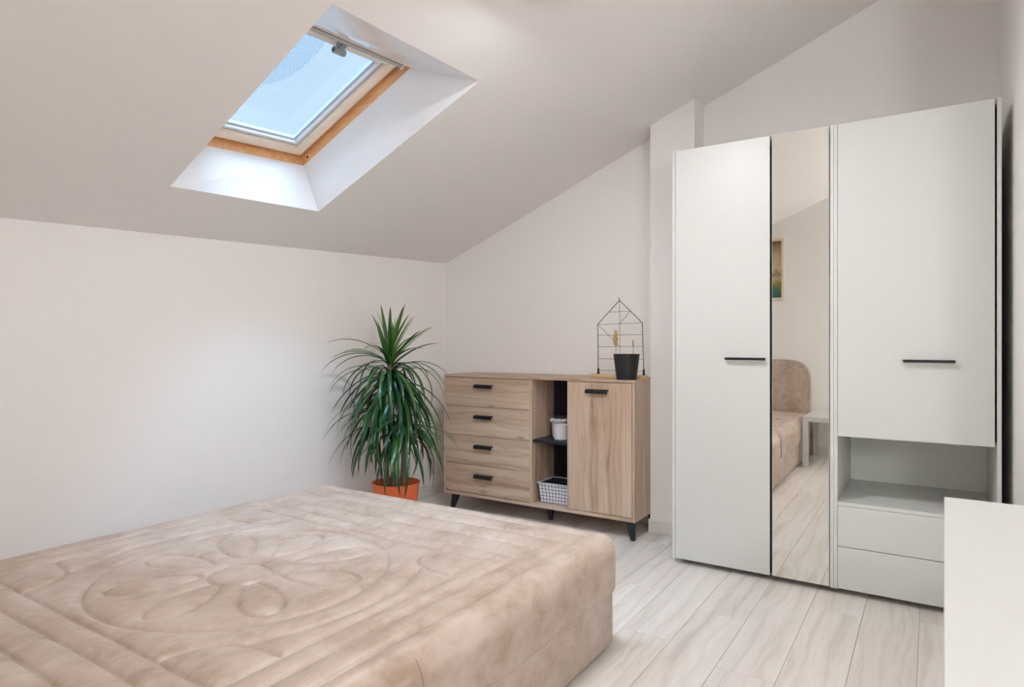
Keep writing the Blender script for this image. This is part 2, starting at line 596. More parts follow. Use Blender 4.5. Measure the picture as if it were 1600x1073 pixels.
def frame_ring(name, s0, s1, t0, t1, w, d0, d1, m, sides='lfhn', bev=0.003):
    """four members mitred round a rectangle"""
    o = [(s0, t1), (s0, t0), (s1, t0), (s1, t1)]
    i = [(s0 + w, t1 - w), (s0 + w, t0 + w), (s1 - w, t0 + w), (s1 - w, t1 - w)]
    for k, key in enumerate('lfhn'):
        if key not in sides: continue
        k2 = (k + 1) % 4
        q = [o[k], o[k2], i[k2], i[k]]
        hx = hexa([wp(s, t, d0) for s, t in q], [wp(s, t, d1) for s, t in q])
        if bev:
            bmesh.ops.bevel(hx, geom=hx.edges[:], offset=bev, segments=2, affect='EDGES')
        obj(name, hx, m, win, smooth=True)
frame_ring('frame_rail', -0.045, LEN + 0.045, -0.045, WID + 0.045, 0.045, -0.004, 0.105, 'pine')
frame_ring('frame_gap_ring', 0.001, LEN - 0.001, 0.001, WID - 0.001, 0.0065, 0.060, 0.104, 'dark_gasket', bev=0)  # dark ring along the gap between frame and sash
frame_ring('sash_edge', 0.008, LEN - 0.008, 0.008, WID - 0.008, 0.0125, 0.046, 0.105, 'pine')
frame_ring('sash_rail', 0.0205, LEN - 0.0205, 0.0205, WID - 0.0205, 0.051, 0.040, 0.105, 'pine_sash_lit', bev=0.005)
frame_ring('gasket', 0.0715, LEN - 0.0715, 0.0715, WID - 0.0715, 0.005, 0.060, 0.085, 'dark_gasket', bev=0)
frame_ring('glazing_bead', 0.0768, LEN - 0.0768, 0.0768, WID - 0.0768, 0.016, 0.055, 0.085, 'white_plastic', bev=0.002)
frame_ring('spacer', 0.0932, LEN - 0.0932, 0.0932, WID - 0.0932, 0.010, 0.072, 0.088, 'aluminium', bev=0.001)
gl = hexa([wp(s, t, 0.078) for s, t in ((0.075, 0.075), (LEN - 0.075, 0.075), (LEN - 0.075, WID - 0.075), (0.075, WID - 0.075))],
          [wp(s, t, 0.082) for s, t in ((0.075, 0.075), (LEN - 0.075, 0.075), (LEN - 0.075, WID - 0.075), (0.075, WID - 0.075))])
obj('pane', gl, 'window_glass', win, label='rain-speckled window pane')
# top control bar
hx = hexa([wp(s, t, 0.004) for s, t in ((LEN - 0.030, 0.035), (LEN - 0.004, 0.035), (LEN - 0.004, WID - 0.02), (LEN - 0.030, WID - 0.02))],
          [wp(s, t, 0.040) for s, t in ((LEN - 0.030, 0.035), (LEN - 0.004, 0.035), (LEN - 0.004, WID - 0.02), (LEN - 0.030, WID - 0.02))])
bmesh.ops.bevel(hx, geom=hx.edges[:], offset=0.005, segments=2, affect='EDGES')
obj('control_bar', hx, 'grey_bar', win, smooth=True)
hx = hexa([wp(s, t, 0.002) for s, t in ((LEN - 0.032, 0.026), (LEN - 0.002, 0.026), (LEN - 0.002, 0.035), (LEN - 0.032, 0.035))],
          [wp(s, t, 0.042) for s, t in ((LEN - 0.032, 0.026), (LEN - 0.002, 0.026), (LEN - 0.002, 0.035), (LEN - 0.032, 0.035))])
obj('bar_end_cap', hx, 'white_plastic', win)
hx = hexa([wp(s, t, 0.030) for s, t in ((LEN - 0.052, 0.03), (LEN - 0.030, 0.03), (LEN - 0.030, WID - 0.02), (LEN - 0.052, WID - 0.02))],
          [wp(s, t, 0.046) for s, t in ((LEN - 0.052, 0.03), (LEN - 0.030, 0.03), (LEN - 0.030, WID - 0.02), (LEN - 0.052, WID - 0.02))])
obj('vent_strip', hx, 'white_plastic', win)
# latch bracket hanging from the bar
TL = 0.345
br = hexa([wp(LEN - 0.060, TL - 0.012, 0.0), wp(LEN - 0.020, TL - 0.012, 0.0), wp(LEN - 0.020, TL + 0.022, 0.0), wp(LEN - 0.060, TL + 0.022, 0.0)],
          [wp(LEN - 0.060, TL - 0.012, 0.028), wp(LEN - 0.020, TL - 0.012, 0.028), wp(LEN - 0.020, TL + 0.022, 0.028), wp(LEN - 0.060, TL + 0.022, 0.028)])
bmesh.ops.bevel(br, geom=br.edges[:], offset=0.005, segments=2, affect='EDGES')
lt = obj('latch', br, 'grey_plastic', win, smooth=True)
obj('latch_barrel', tube([wp(LEN - 0.068, TL - 0.024, 0.004), wp(LEN - 0.068, TL + 0.030, 0.004)], 0.014, 16), 'grey_plastic', lt, smooth=True)
obj('latch_socket', tube([wp(LEN - 0.068, TL + 0.0285, 0.004), wp(LEN - 0.068, TL + 0.0315, 0.004)], 0.006, 12), 'dark_gasket', lt)
obj('screw', tube([wp(0.045, -0.003, 0.022), wp(0.045, 0.002, 0.022)], 0.006, 12), 'screw', win)

# ------------------------------------------------------------------ ceiling lamps (just above the frame, and an added fill globe further back)
def spot_lamp(x, y, aim, label):
    """round plate on the slope, short joint and a swivelling disc head"""
    c = onroof(x, y)
    t = thing('ceiling_spotlight', label, 'lamp', c)
    def place(b, p, up):
        b.transform(Matrix.Translation(p) @ Vector(up).to_track_quat('Z', 'Y').to_matrix().to_4x4())
        return b
    obj('mounting_plate', place(lathe([(0, 0.0), (0.075, 0.0), (0.08, -0.006), (0.08, -0.018), (0.074, -0.022), (0, -0.022)], (0, 0, 0), 40), c, RN), 'white_plastic', t, smooth=True)
    A = Vector(aim).normalized()
    h = c - RN * 0.085
    obj('joint', tube([c - RN * 0.02, h], 0.012, 16), 'white_plastic', t, smooth=True)
    obj('head', place(lathe([(0, 0.018), (0.11, 0.018), (0.15, 0.004), (0.152, -0.02), (0.147, -0.022), (0.145, -0.014), (0, -0.014)], (0, 0, 0), 48), h, -A), 'white_plastic', t, smooth=True)
    obj('diffuser', place(lathe([(0, -0.020), (0.10, -0.020), (0.143, -0.017), (0.144, -0.0145), (0, -0.0145)], (0, 0, 0), 48), h, -A), 'lamp_glass', t, smooth=True)
spot_lamp(-1.075, 1.915, (0.05, 0.08, -1.0), 'white swivelling disc spotlight on the sloping ceiling near the roof window')
def fill_globe_lamp(x, y, drop, label):  # added lamp, out of view, brightens the whole room
    c = onroof(x, y)
    t = thing('fill_globe', label, 'lamp', c)
    z = c.z - drop
    obj('canopy', lathe([(0, 0.03), (0.05, 0.03), (0.05, -0.03), (0.045, -0.035), (0, -0.035)], (x, y, c.z), 32), 'white_plastic', t, smooth=True)
    obj('cord', tube([(x, y, c.z - 0.03), (x, y, z + 0.17)], 0.003, 8), 'white_plastic', t)
    obj('socket', lathe([(0, 0.185), (0.02, 0.185), (0.03, 0.17), (0.03, 0.14), (0, 0.14)], (x, y, z), 24), 'white_plastic', t, smooth=True)
    obj('globe', lathe([(0, -0.15)] + [(0.15 * math.cos(q), 0.15 * math.sin(q)) for q in np.linspace(-1.4, 1.3, 14)] + [(0, 0.146)], (x, y, z), 32), 'fill_globe_glass', t, smooth='all')
fill_globe_lamp(1.12, -0.08, 1.66, 'opal fill globe added out of view near the rear wall')

# ------------------------------------------------------------------ bed
BX0, BX1, BY0, BY1 = -2.58, -0.985, -0.40, 2.20
bed = thing('bed', 'low double bed with beige quilted velvet cover beside the knee wall', 'bed', (-1.79, 0.9, 0))
obj('base', box(BX0 + 0.01, BX1, BY0, BY1, 0.012, 0.235, 0.008, seg=2), 'velvet', bed, smooth=True, label='beige velvet box base')
for x in (BX0 + 0.15, BX1 - 0.15):
    for y in (BY0 + 0.15, BY1 - 0.15):
        obj('foot', lathe([(0, 0), (0.025, 0), (0.025, 0.014), (0, 0.014)], (x, y, 0), 16), 'black_leg', bed)

CX, CY = -1.79, 1.235
def quilt_curves():
    cs = []
    def circ(cx, cy, r, a0=0, a1=2 * math.pi):
        n = max(8, int(abs(a1 - a0) * r / 0.004))
        a = np.linspace(a0, a1, n)
        cs.append(np.c_[cx + r * np.cos(a), cy + r * np.sin(a)])
    def line(p, q):
        n = max(2, int(math.hypot(q[0] - p[0], q[1] - p[1]) / 0.004))
        s = np.linspace(0, 1, n)[:, None]
        cs.append(np.array(p) * (1 - s) + np.array(q) * s)
    xs = [-1.225, -1.15, -1.062]
    xl = [-2.375, -2.455, -2.53]
    yn = [0.768, 0.692, 0.60, 0.30, 0.0]
    yf = [1.705, 1.79, 1.90, 2.02, 2.13]
    line((xs[2], BY0), (xs[2], 2.13)); line((xl[2], BY0), (xl[2], 2.13))
    line((xs[1], 0.30), (xs[1], 1.90)); line((xl[1], 0.30), (xl[1], 1.90))
    line((xs[0], 0.768), (xs[0], 1.705)); line((xl[0], 0.768), (xl[0], 1.705))
    for k, y in enumerate(yn):
        a = 0 if k == 0 else 1 if k < 4 else 2
        line((xl[a], y), (xs[a], y))
    for k, y in enumerate(yf):
        a = 0 if k == 0 else 1 if k < 3 else 2
        line((xl[a], y), (xs[a], y))
    circ(CX, CY, 0.43)
    # rounded lobes in the four corners of the medallion
    for cx, sx in ((xs[0], -1), (xl[0], 1)):
        for cy, sy in ((0.768, 1), (1.705, -1)):
            a = np.linspace(0, math.pi / 2, 80)
            cs.append(np.c_[cx + sx * 0.215 * np.cos(a) ** 0.75, cy + sy * 0.165 * np.sin(a) ** 0.75])
    # long leaf arcs between circle and border
    for sx in (-1, 1):
        a = np.linspace(-0.62, 0.62, 120)
        cs.append(np.c_[CX + sx * (0.50 - 0.0 * a) * np.cos(a * 0.9) + sx * 0.015, CY + 0.52 * np.sin(a)])
    # flower: centre and eight petals
    a = np.linspace(0, 2 * math.pi, 150)
    cs.append(np.c_[CX + 0.02 + 0.095 * np.cos(a), CY - 0.04 + 0.09 * np.sin(a)])
    for k in range(8):
        th = k * math.pi / 4 + 0.30
        s = np.linspace(0, 2 * math.pi, 170)
        u = 0.255 - 0.125 * np.cos(s)
        wdt = 0.072 * np.sin(s) * (0.55 + 0.45 * (u - 0.13) / 0.25)
        cs.append(np.c_[CX + u * math.cos(th) - wdt * math.sin(th), CY + u * math.sin(th) + wdt * math.cos(th)])
    return cs

def mattress_mesh():
    x0, x1, y0, y1 = BX0 - 0.012, BX1 + 0.020, BY0, BY1 + 0.024
    zt, zb, r, R = 0.415, 0.213, 0.075, 0.07
    prof = [(0.012, zb + 0.0), (0.003, zb + 0.004), (0.0, zb + 0.012), (0.0, zb + 0.035), (0.0, zb + 0.06), (0.0, zb + 0.09), (0.0, zt - r)]
    for a in np.linspace(0, math.pi / 2, 9)[1:]:
        prof.append((r * (1 - math.cos(a)), zt - r + r * math.sin(a)))
    K = len(prof)
    step = 0.0043
    xin = np.arange(x0 + r, x1 - r, step)[1:]
    ya = np.arange(y0 + r, 0.45, 0.03)[1:]
    yb = np.arange(0.45, y1 - r, step)
    yin = np.r_[ya, yb]
    offs = np.array([p[0] for p in prof]); zs = np.array([p[1] for p in prof])
    gx = np.r_[x0 + offs, xin, (x1 - offs)[::-1]]
    gy = np.r_[y0 + offs, yin, (y1 - offs)[::-1]]
    nx, ny = len(gx), len(gy)
    X, Y = np.meshgrid(gx, gy, indexing='ij')
    ii = np.minimum(np.arange(nx), nx - 1 - np.arange(nx))
    jj = np.minimum(np.arange(ny), ny - 1 - np.arange(ny))
    ring = np.minimum(np.minimum(ii[:, None], jj[None, :]), K - 1)
    Z = zs[ring].copy()
    # quilting: distance to the seams
    D = np.full((nx, ny), 0.06)
    for c in quilt_curves():
        for px, py in c:
            a0, a1 = np.searchsorted(gx, (px - 0.06, px + 0.06)); b0, b1 = np.searchsorted(gy, (py - 0.06, py + 0.06))
            sub = D[a0:a1, b0:b1]
            np.minimum(sub, np.hypot(X[a0:a1, b0:b1] - px, Y[a0:a1, b0:b1] - py), out=sub)
    h = -0.006 * np.exp(-(D / 0.0048) ** 2) + 0.013 * (1 - np.exp(-(D / 0.022))) - 0.007
    top = np.clip((Z - (zt - 0.03)) / 0.03, 0, 1)
    Z += h * top
    # gentle large waves in the cover
    Z += top * 0.0025 * (np.sin(X * 9 + 1.3 * np.sin(Y * 4)) * np.sin(Y * 7 + 0.6))
    # round the plan corners
    for sx in (0, 1):
        for sy in (0, 1):
            cxx = (x0 + R) if sx == 0 else (x1 - R); cyy = (y0 + R) if sy == 0 else (y1 - R)
            m = ((X < cxx) if sx == 0 else (X > cxx)) & ((Y < cyy) if sy == 0 else (Y > cyy))
            a = (X[m] - cxx) / R; b = (Y[m] - cyy) / R
            X[m] = cxx + R * a * np.sqrt(1 - b * b / 2); Y[m] = cyy + R * b * np.sqrt(1 - a * a / 2)
    # slack folds in the hanging side
    side = np.clip(1 - top, 0, 1)
    X += np.where(X > -1.2, side * 0.003 * np.sin(Y * 8.0 + Z * 9), 0)
    co = np.stack([X, Y, Z], -1).reshape(-1, 3) - np.array(bed.location)
    idx = np.arange(nx * ny).reshape(nx, ny)
    f = np.stack([idx[:-1, :-1], idx[1:, :-1], idx[1:, 1:], idx[:-1, 1:]], -1).reshape(-1, 4)
    me = bpy.data.meshes.new('mattress')
    me.from_pydata(co.tolist(), [], f.tolist())
    bm = bmesh.new(); bm.from_mesh(me)
    bmesh.ops.remove_doubles(bm, verts=[v for v in bm.verts if v.co.z < zt - 0.02], dist=1e-5)
    bm.to_mesh(me); bm.free()
    for p in me.polygons: p.use_smooth = True
    me.materials.append(MATS['velvet'])
    o = bpy.data.objects.new('mattress', me); COL.objects.link(o); o.parent = bed
    o['label'] = 'beige velvet mattress cover quilted with a flower medallion'
mattress_mesh()
# vertical seam with piping on the long side and at the foot
def side_seam(y):
    pts = [(-1.045, y, 0.413)] + [(-0.965 - 0.075 * (1 - math.sin(a)), y, 0.34 + 0.076 * math.cos(a)) for a in np.linspace(0.15, math.pi / 2, 8)] + [(-0.9645, y, 0.26), (-0.9645, y, 0.216)]
    obj('piping', tube(pts, 0.0028, 6), 'velvet', bed, smooth=True)
side_seam(1.115)
# headboard with softly arched top
def headboard():
    x0, x1, zt = BX0 - 0.02, BX1 + 0.005, 0.925
    pts = [(x0, 0.02), (x1, 0.02)]
    cxm, hw = (x0 + x1) / 2, (x1 - x0) / 2
    for q in np.linspace(0, math.pi, 61):
        c_, s_ = math.cos(q), math.sin(q)
        pts.append((cxm + hw * math.copysign(abs(c_) ** 0.20, c_), 0.66 + 0.265 * s_ ** 0.62))
    b = poly_prism([(x, YR + 0.014, z) for x, z in pts], (0, BY0 - YR - 0.016, 0))
    bmesh.ops.bevel(b, geom=[e for e in b.edges if abs(e.verts[0].co.y - e.verts[1].co.y) < 1e-4 and e.verts[0].co.y > BY0 - 0.01], offset=0.018, segments=3, affect='EDGES')
    obj('headboard', b, 'velvet', bed, smooth=True)
headboard()

# ------------------------------------------------------------------ dresser
DX0, DX1, DY0, DY1, DZ0, DZ1 = -2.772, -1.397, 3.41, 3.804, 0.104, 0.906
dr = thing('dresser', 'rustic oak dresser with four drawers, open shelves and one door', 'dresser', ((DX0 + DX1) / 2, (DY0 + DY1) / 2, 0))
T = 0.016
obj('top_panel', box(DX0, DX1, DY0, DY1, DZ1 - T, DZ1, 0.0012), 'oak_top', dr)
obj('bottom_panel', box(DX0 + T, DX1 - T, DY0, DY1, DZ0, DZ0 + 0.02, 0.001), 'oak_top', dr)
obj('side_panel', box(DX0, DX0 + T, DY0, DY1, DZ0, DZ1 - T, 0.001), 'oak_vertical', dr)
obj('side_panel', box(DX1 - T, DX1, DY0, DY1, DZ0, DZ1 - T, 0.001), 'oak_vertical', dr)
CL, CR = -2.092, -1.812     # open compartment
obj('divider', box(CL, CL + T, DY0 + 0.002, DY1 - 0.01, DZ0 + 0.02, DZ1 - T, 0.001), 'oak_vertical', dr)
obj('divider', box(CR - T, CR, DY0 + 0.004, DY1 - 0.01, DZ0 + 0.02, DZ1 - T, 0.001), 'oak_vertical', dr)
obj('back_panel', box(DX0 + T, DX1 - T, DY1 - 0.010, DY1 - 0.004, DZ0 + 0.02, DZ1 - T), 'black_shelf', dr)
obj('compartment_back', box(CL + T, CR - T, 3.692, 3.700, DZ0 + 0.02, DZ1 - T), 'dark_lining', dr, label='dark back of the open compartment')
obj('shelf', box(CL + T, CR - T, DY0 + 0.014, 3.692, 0.500, 0.518, 0.001), 'black_shelf', dr, label='black middle shelf of the open compartment')
def pull(parent, xc, z, w=0.142):
    """black angled finger pull: plate on the front, lip bent outwards and down"""
    y = DY0 - 0.0005
    prof = [(0, 0.010), (-0.022, 0.006), (-0.025, -0.013), (-0.021, -0.014), (-0.018, 0.001), (0, 0.004)]
    b = poly_prism([(xc - w / 2, y + py, z + pz) for py, pz in prof], (w, 0, 0))
    obj('handle', b, 'black_metal', parent)
zz = [0.127, 0.3155, 0.507, 0.699, 0.888]
for k in range(4):
    d = obj('drawer', box(DX0 + T + 0.002, CL + 0.001, DY0, DY0 + 0.018, zz[k] + 0.0015, zz[k + 1] - 0.0015, 0.0012), 'oak_horizontal', dr)
    pull(d, -2.437, (0.247, 0.441, 0.636, 0.836)[k])
d = obj('door', box(CR - 0.002, DX1 - T - 0.002, DY0, DY0 + 0.018, 0.128, 0.887, 0.0012), 'oak_vertical', dr)
pull(d, -1.627, 0.838)
def leg(x, y, dx, dy):
    b = hexa([(x + dx - 0.011, y + dy - 0.011, 0), (x + dx + 0.013, y + dy - 0.011, 0), (x + dx + 0.013, y + dy + 0.011, 0), (x + dx - 0.011, y + dy + 0.011, 0)],
             [(x - 0.025, y - 0.02, DZ0), (x + 0.025, y - 0.02, DZ0), (x + 0.025, y + 0.02, DZ0), (x - 0.025, y + 0.02, DZ0)])
    bmesh.ops.bevel(b, geom=b.edges[:], offset=0.003, segments=1, affect='EDGES')
    obj('leg', b, 'black_leg', dr)
leg(DX1 - 0.035, DY0 + 0.030, 0.020, -0.020); leg(DX0 + 0.085, DY0 + 0.030, -0.020, -0.020)
leg(DX1 - 0.035, DY1 - 0.06, 0.020, 0.020); leg(DX0 + 0.085, DY1 - 0.06, -0.020, 0.020)
leg(-2.02, DY0 + 0.14, 0, 0)

# ------------------------------------------------------------------ things in and on the dresser
# checked fabric basket
def basket(cx, cy, z, w, d, h, label):
    t = thing('storage_basket', label, 'basket', (cx, cy, z))
    fl_ = 0.012
    def shell(off, z0, z1, m, name, thick=0.004):
        b = bmesh.new()
        uvl = b.loops.layers.uv.new('UVMap')
        def quad(ps, uvs):
            f = b.faces.new([b.verts.new(p) for p in ps])
            for l, uv in zip(f.loops, uvs): l[uvl].uv = uv
        def ring(zr):
            k = (zr - z0) / h * fl_
            return [(cx - w / 2 - k + off, cy - d / 2 - k + off, z + zr), (cx + w / 2 + k - off, cy - d / 2 - k + off, z + zr),
                    (cx + w / 2 + k - off, cy + d / 2 + k - off, z + zr), (cx - w / 2 - k + off, cy + d / 2 + k - off, z + zr)]
        r0, r1 = ring(z0), ring(z1)
        u = 0
        for k in range(4):
            k2 = (k + 1) % 4
            L = w if k % 2 == 0 else d
            quad([r0[k], r0[k2], r1[k2], r1[k]], [(u, z0), (u + L, z0), (u + L + 0.0, z1), (u, z1)])
            u += L
        quad(r0, [(0, 0), (w, 0), (w, d), (0, d)])
        bmesh.ops.remove_doubles(b, verts=b.verts[:], dist=1e-5)
        o = obj(name, b, m, t)
        md = o.modifiers.new('thick', 'SOLIDIFY'); md.thickness = thick; md.offset = -1
        return o
    shell(0, 0.0, h, 'check_fabric', 'outer_wall')
    shell(0.006, 0.003, h * 0.985, 'dark_lining', 'lining', 0.002)
    # folded hem
    b = bmesh.new()
    k = fl_ + 0.002
    c = [(cx - w / 2 - k, cy - d / 2 - k), (cx + w / 2 + k, cy - d / 2 - k), (cx + w / 2 + k, cy + d / 2 + k), (cx - w / 2 - k, cy + d / 2 + k)]
    for q in range(4):
        p0, p1 = c[q], c[(q + 1) % 4]
        tube([(p0[0], p0[1], z + h), (p1[0], p1[1], z + h)], 0.0045, 8, b)
    obj('hem', b, 'speckled_fabric', t, smooth=True)
basket(-1.950, 3.562, DZ0 + 0.0205, 0.196, 0.176, 0.122, 'rectangular white and black checked fabric basket on the dresser floor compartment')

# white ribbed jar
def ribbed_jar(cx, cy, z):
    t = thing('ribbed_jar', 'small white vertically ribbed jar on the black shelf', 'jar', (cx, cy, z))
    b = bmesh.new()
    n = 96; rings = []
    for r, zz_ in [(0.038, 0), (0.0425, 0.004), (0.0435, 0.080), (0.0435, 0.084)]:
        rings.append([b.verts.new((cx + (r + (0.0016 if (k % 4) < 2 else 0)) * math.cos(2 * math.pi * k / n), cy + (r + (0.0016 if (k % 4) < 2 else 0)) * math.sin(2 * math.pi * k / n), z + zz_)) for k in range(n)])
    for a, c in zip(rings, rings[1:]):
        for k in range(n): b.faces.new((a[k], a[(k + 1) % n], c[(k + 1) % n], c[k]))
    b.faces.new(rings[0][::-1])
    obj('body', b, 'pale_ceramic', t)
    obj('rim', lathe([(0.0445, 0.082), (0.046, 0.085), (0.046, 0.092), (0.044, 0.094), (0.039, 0.094), (0.037, 0.090), (0.036, 0.02), (0, 0.02)], (cx, cy, z), 64), 'pale_ceramic', t, smooth=True)
ribbed_jar(-1.925, 3.518, 0.5185)
# frilled fabric pot behind it
def frilled_pot(cx, cy, z):
    t = thing('frilled_pot', 'pale fabric pot with ruffled speckled rim behind the ribbed jar', 'pot', (cx, cy, z))
    obj('body', lathe([(0, 0), (0.046, 0), (0.050, 0.004), (0.056, 0.108), (0.052, 0.108), (0.046, 0.012), (0, 0.012)], (cx, cy, z), 48), 'pale_ceramic', t, smooth=True)
    b = bmesh.new(); n = 96; rings = []
    for r, zz_, amp in [(0.057, 0.122, 0.001), (0.062, 0.108, 0.004), (0.065, 0.099, 0.006)]:
        rings.append([b.verts.new((cx + (r + amp * math.sin(k * 2 * math.pi / n * 16)) * math.cos(2 * math.pi * k / n), cy + (r + amp * math.sin(k * 2 * math.pi / n * 16)) * math.sin(2 * math.pi * k / n), z + zz_)) for k in range(n)])
    for a, c in zip(rings, rings[1:]):
        for k in range(n): b.faces.new((a[k], a[(k + 1) % n], c[(k + 1) % n], c[k]))
    o = obj('ruffle', b, 'speckled_fabric', t, smooth='all')
    md = o.modifiers.new('thick', 'SOLIDIFY'); md.thickness = 0.003
    b = bmesh.new()
    for k in range(14):
        a = k * 2.4; rr = 0.009 * math.sqrt(k)
        bmesh.ops.create_icosphere(b, subdivisions=1, radius=0.016, matrix=Matrix.Translation((cx + rr * math.cos(a), cy + rr * math.sin(a), z + 0.118 + 0.01 * random.random())))
    obj('dark_filling', b, 'dark_lining', t, smooth='all', label='dark rounded filling')
frilled_pot(-1.982, 3.610, 0.5185)

# house-shaped wire stand
hs = thing('house_shaped_stand', 'black wire stand shaped like a house outline on a wooden base', 'ornament', (-1.582, 3.60, DZ1))
HY = 3.60
obj('base', box(-1.760, -1.401, HY - 0.028, HY + 0.028, DZ1 + 0.0003, DZ1 + 0.021, 0.002), 'light_wood', hs, label='light wooden base bar')
EL, ER, AP = (-1.716, HY, 1.232), (-1.427, HY, 1.236), (-1.572, HY, 1.374)
BL_, BR_ = (-1.712, HY, DZ1 + 0.021), (-1.418, HY, DZ1 + 0.021)
obj('frame_rod', tube([BL_, EL], 0.0022, 8), 'black_metal', hs, smooth=True)
obj('frame_rod', tube([EL, AP], 0.0022, 8), 'black_metal', hs, smooth=True)
obj('frame_rod', tube([AP, ER], 0.0022, 8), 'black_metal', hs, smooth=True)
obj('frame_rod', tube([ER, BR_], 0.0022, 8), 'black_metal', hs, smooth=True)
obj('hook', tube([AP, (-1.573, HY, 1.383), (-1.577, HY, 1.390)], 0.0024, 8), 'black_metal', hs, smooth=True)
for p in (BL_, BR_):
    obj('ferrule', lathe([(0, 0), (0.008, 0), (0.007, 0.012), (0.0045, 0.038), (0, 0.038)], p, 16), 'black_metal', hs, smooth=True)
def wire(p, q):
    obj('wire', tube([(p[0], HY, p[1]), (q[0], HY, q[1])], 0.0012, 6), 'black_metal', hs, smooth=True)
wire((-1.572, 1.374), (-1.567, DZ1 + 0.021))
wire((-1.642, 1.304), (-1.503, 1.307))
wire((-1.716, 1.230), (-1.427, 1.236))
wire((-1.716, 1.164), (-1.425, 1.167))
wire((-1.714, 1.094), (-1.422, 1.098))
wire((-1.713, 1.021), (-1.420, 1.021))
wire((-1.708, 0.950), (-1.421, 0.952))
wire((-1.503, 1.307), (-1.570, 1.233))
wire((-1.716, 1.230), (-1.568, 1.094))

# black perforated pot with dried stems
PX, PY = -1.474, 3.475
pt = thing('woven_pot', 'black perforated tapered pot in front of the wire house stand', 'pot', (PX, PY, DZ1))
def perforated():
    b = bmesh.new()
    n, rows_ = 40, 12
    r0, r1, h = 0.057, 0.075, 0.146
    g = [[b.verts.new((PX + (r0 + (r1 - r0) * j / rows_) * math.cos(2 * math.pi * (k + 0.5 * (j % 2)) / n), PY + (r0 + (r1 - r0) * j / rows_) * math.sin(2 * math.pi * (k + 0.5 * (j % 2)) / n), DZ1 + 0.0005 + h * j / rows_)) for k in range(n)] for j in range(rows_ + 1)]
    fs = []
    for j in range(rows_):
        for k in range(n):
            f = b.faces.new((g[j][k], g[j][(k + 1) % n], g[j + 1][(k + 1) % n], g[j + 1][k]))
            if 2 < j < rows_ - 1: fs.append(f)
    bmesh.ops.inset_individual(b, faces=fs, thickness=0.0034, depth=-0.003)
    for q_, f in enumerate(fs):
        f.material_index = 1
    b.faces.new(g[0][::-1])
    tube([(PX + r1 * math.cos(a), PY + r1 * math.sin(a), DZ1 + h) for a in np.linspace(0, 2 * math.pi, 41)], 0.0022, 6, b)
    obj('pot_wall', b, 'pot_black', pt).data.materials.append(MATS['pot_hole_glint'])
    obj('inner_floor', lathe([(0, 0.09), (0.064, 0.09), (0.072, 0.144)], (PX, PY, DZ1), 40), 'soil', pt, smooth=True)
perforated()
U_ = random.uniform
def grass(x, y, z0, z1, zh, r, n, label):
    t = thing('dried_grass_stem', label, 'dried grass', (x, y, z0))
    obj('stalk', tube([(x, y, z0), (x + 0.002, y, (z0 + z1) / 2), (x, y, z1 + (zh - z1) * 0.7)], 0.0013, 6), 'dry_stem', t)
    b = bmesh.new()
    for k in range(n):
        s = (k + 0.5) / n
        a = k * 2.399
        rr = r * (0.35 + 0.65 * math.sin(math.pi * min(1, 0.18 + 0.8 * s)))
        m = Matrix.Translation((x + rr * U_(0.6, 1.0) * math.cos(a), y + rr * U_(0.6, 1.0) * math.sin(a), z1 + (zh - z1) * s)) @ Matrix.Diagonal((1, 1, 1.7, 1))
        bmesh.ops.create_icosphere(b, subdivisions=1, radius=(0.0028 + r * 0.12) * U_(0.6, 1.35), matrix=m)
    obj('seed_head', b, 'dry_grass', t, smooth='all')
grass(-1.543, 3.478, 1.0, 1.105, 1.190, 0.014, 46, 'taller fluffy beige dried grass head above the black pot')
grass(-1.432, 3.470, 1.0, 1.090, 1.130, 0.004, 12, 'smaller thin beige dried grass tip above the black pot')

# ------------------------------------------------------------------ wardrobe (two units side by side)
WY, WD, WZ0, WZ1 = 3.197, 3.775, 0.026, 2.092
wa = thing('wardrobe', 'tall white wardrobe with plain door and narrow mirror door', 'wardrobe', (-0.74, 3.49, 0))
wl = 'white_laminate'
T2 = 0.015
def carcass(par, x0, x1, bottom=True):
    obj('side_panel', box(x0, x0 + T2, WY + 0.002, WD, WZ0 - 0.004, WZ1 + 0.003, 0.0008), wl, par)
    obj('side_panel', box(x1 - T2, x1, WY + 0.002, WD, WZ0 - 0.004, WZ1 + 0.003, 0.0008), wl, par)
    obj('top_panel', box(x0 + T2, x1 - T2, WY + 0.022, WD, WZ1 - 0.018, WZ1, 0.0008), wl, par)
    obj('bottom_panel', box(x0 + T2, x1 - T2, WY + 0.022, WD, WZ0, WZ0 + 0.018, 0.0008), wl, par)
    obj('back_panel', box(x0 + T2, x1 - T2, WD - 0.006, WD - 0.002, WZ0 + 0.018, WZ1 - 0.018), 'white_inner', par)
    for x in (x0 + 0.05, x1 - 0.05):
        for y in (WY + 0.10, WD - 0.07):
            obj('foot', lathe([(0, 0), (0.02, 0), (0.02, WZ0 - 0.002), (0, WZ0 - 0.002)], (x, y, 0), 16), 'black_leg', par)
carcass(wa, -1.107, -0.366)
d = obj('door', box(-1.090, -0.636, WY, WY + 0.018, WZ0, WZ1, 0.0012), wl, wa, label='plain white door')
def barpull(par, xa, xb, z):
    b = box(xa, xb, WY - 0.026, WY - 0.014, z - 0.006, z + 0.006, 0.001)
    for x in (xa + 0.012, xb - 0.024):
        box(x, x + 0.012, WY - 0.016, WY - 0.0002, z - 0.005, z + 0.005, 0, b)
    obj('handle', b, 'black_metal', par)
barpull(d, -0.838, -0.652, 1.042)
obj('door_gap_shade', box(-0.6345, -0.6265, WY + 0.006, WY + 0.020, WZ0 + 0.01, WZ1 - 0.045), 'dark_void', wa, label='black strip standing in for the dark gap between the doors')  # shade inside the door gap, put in as a black strip
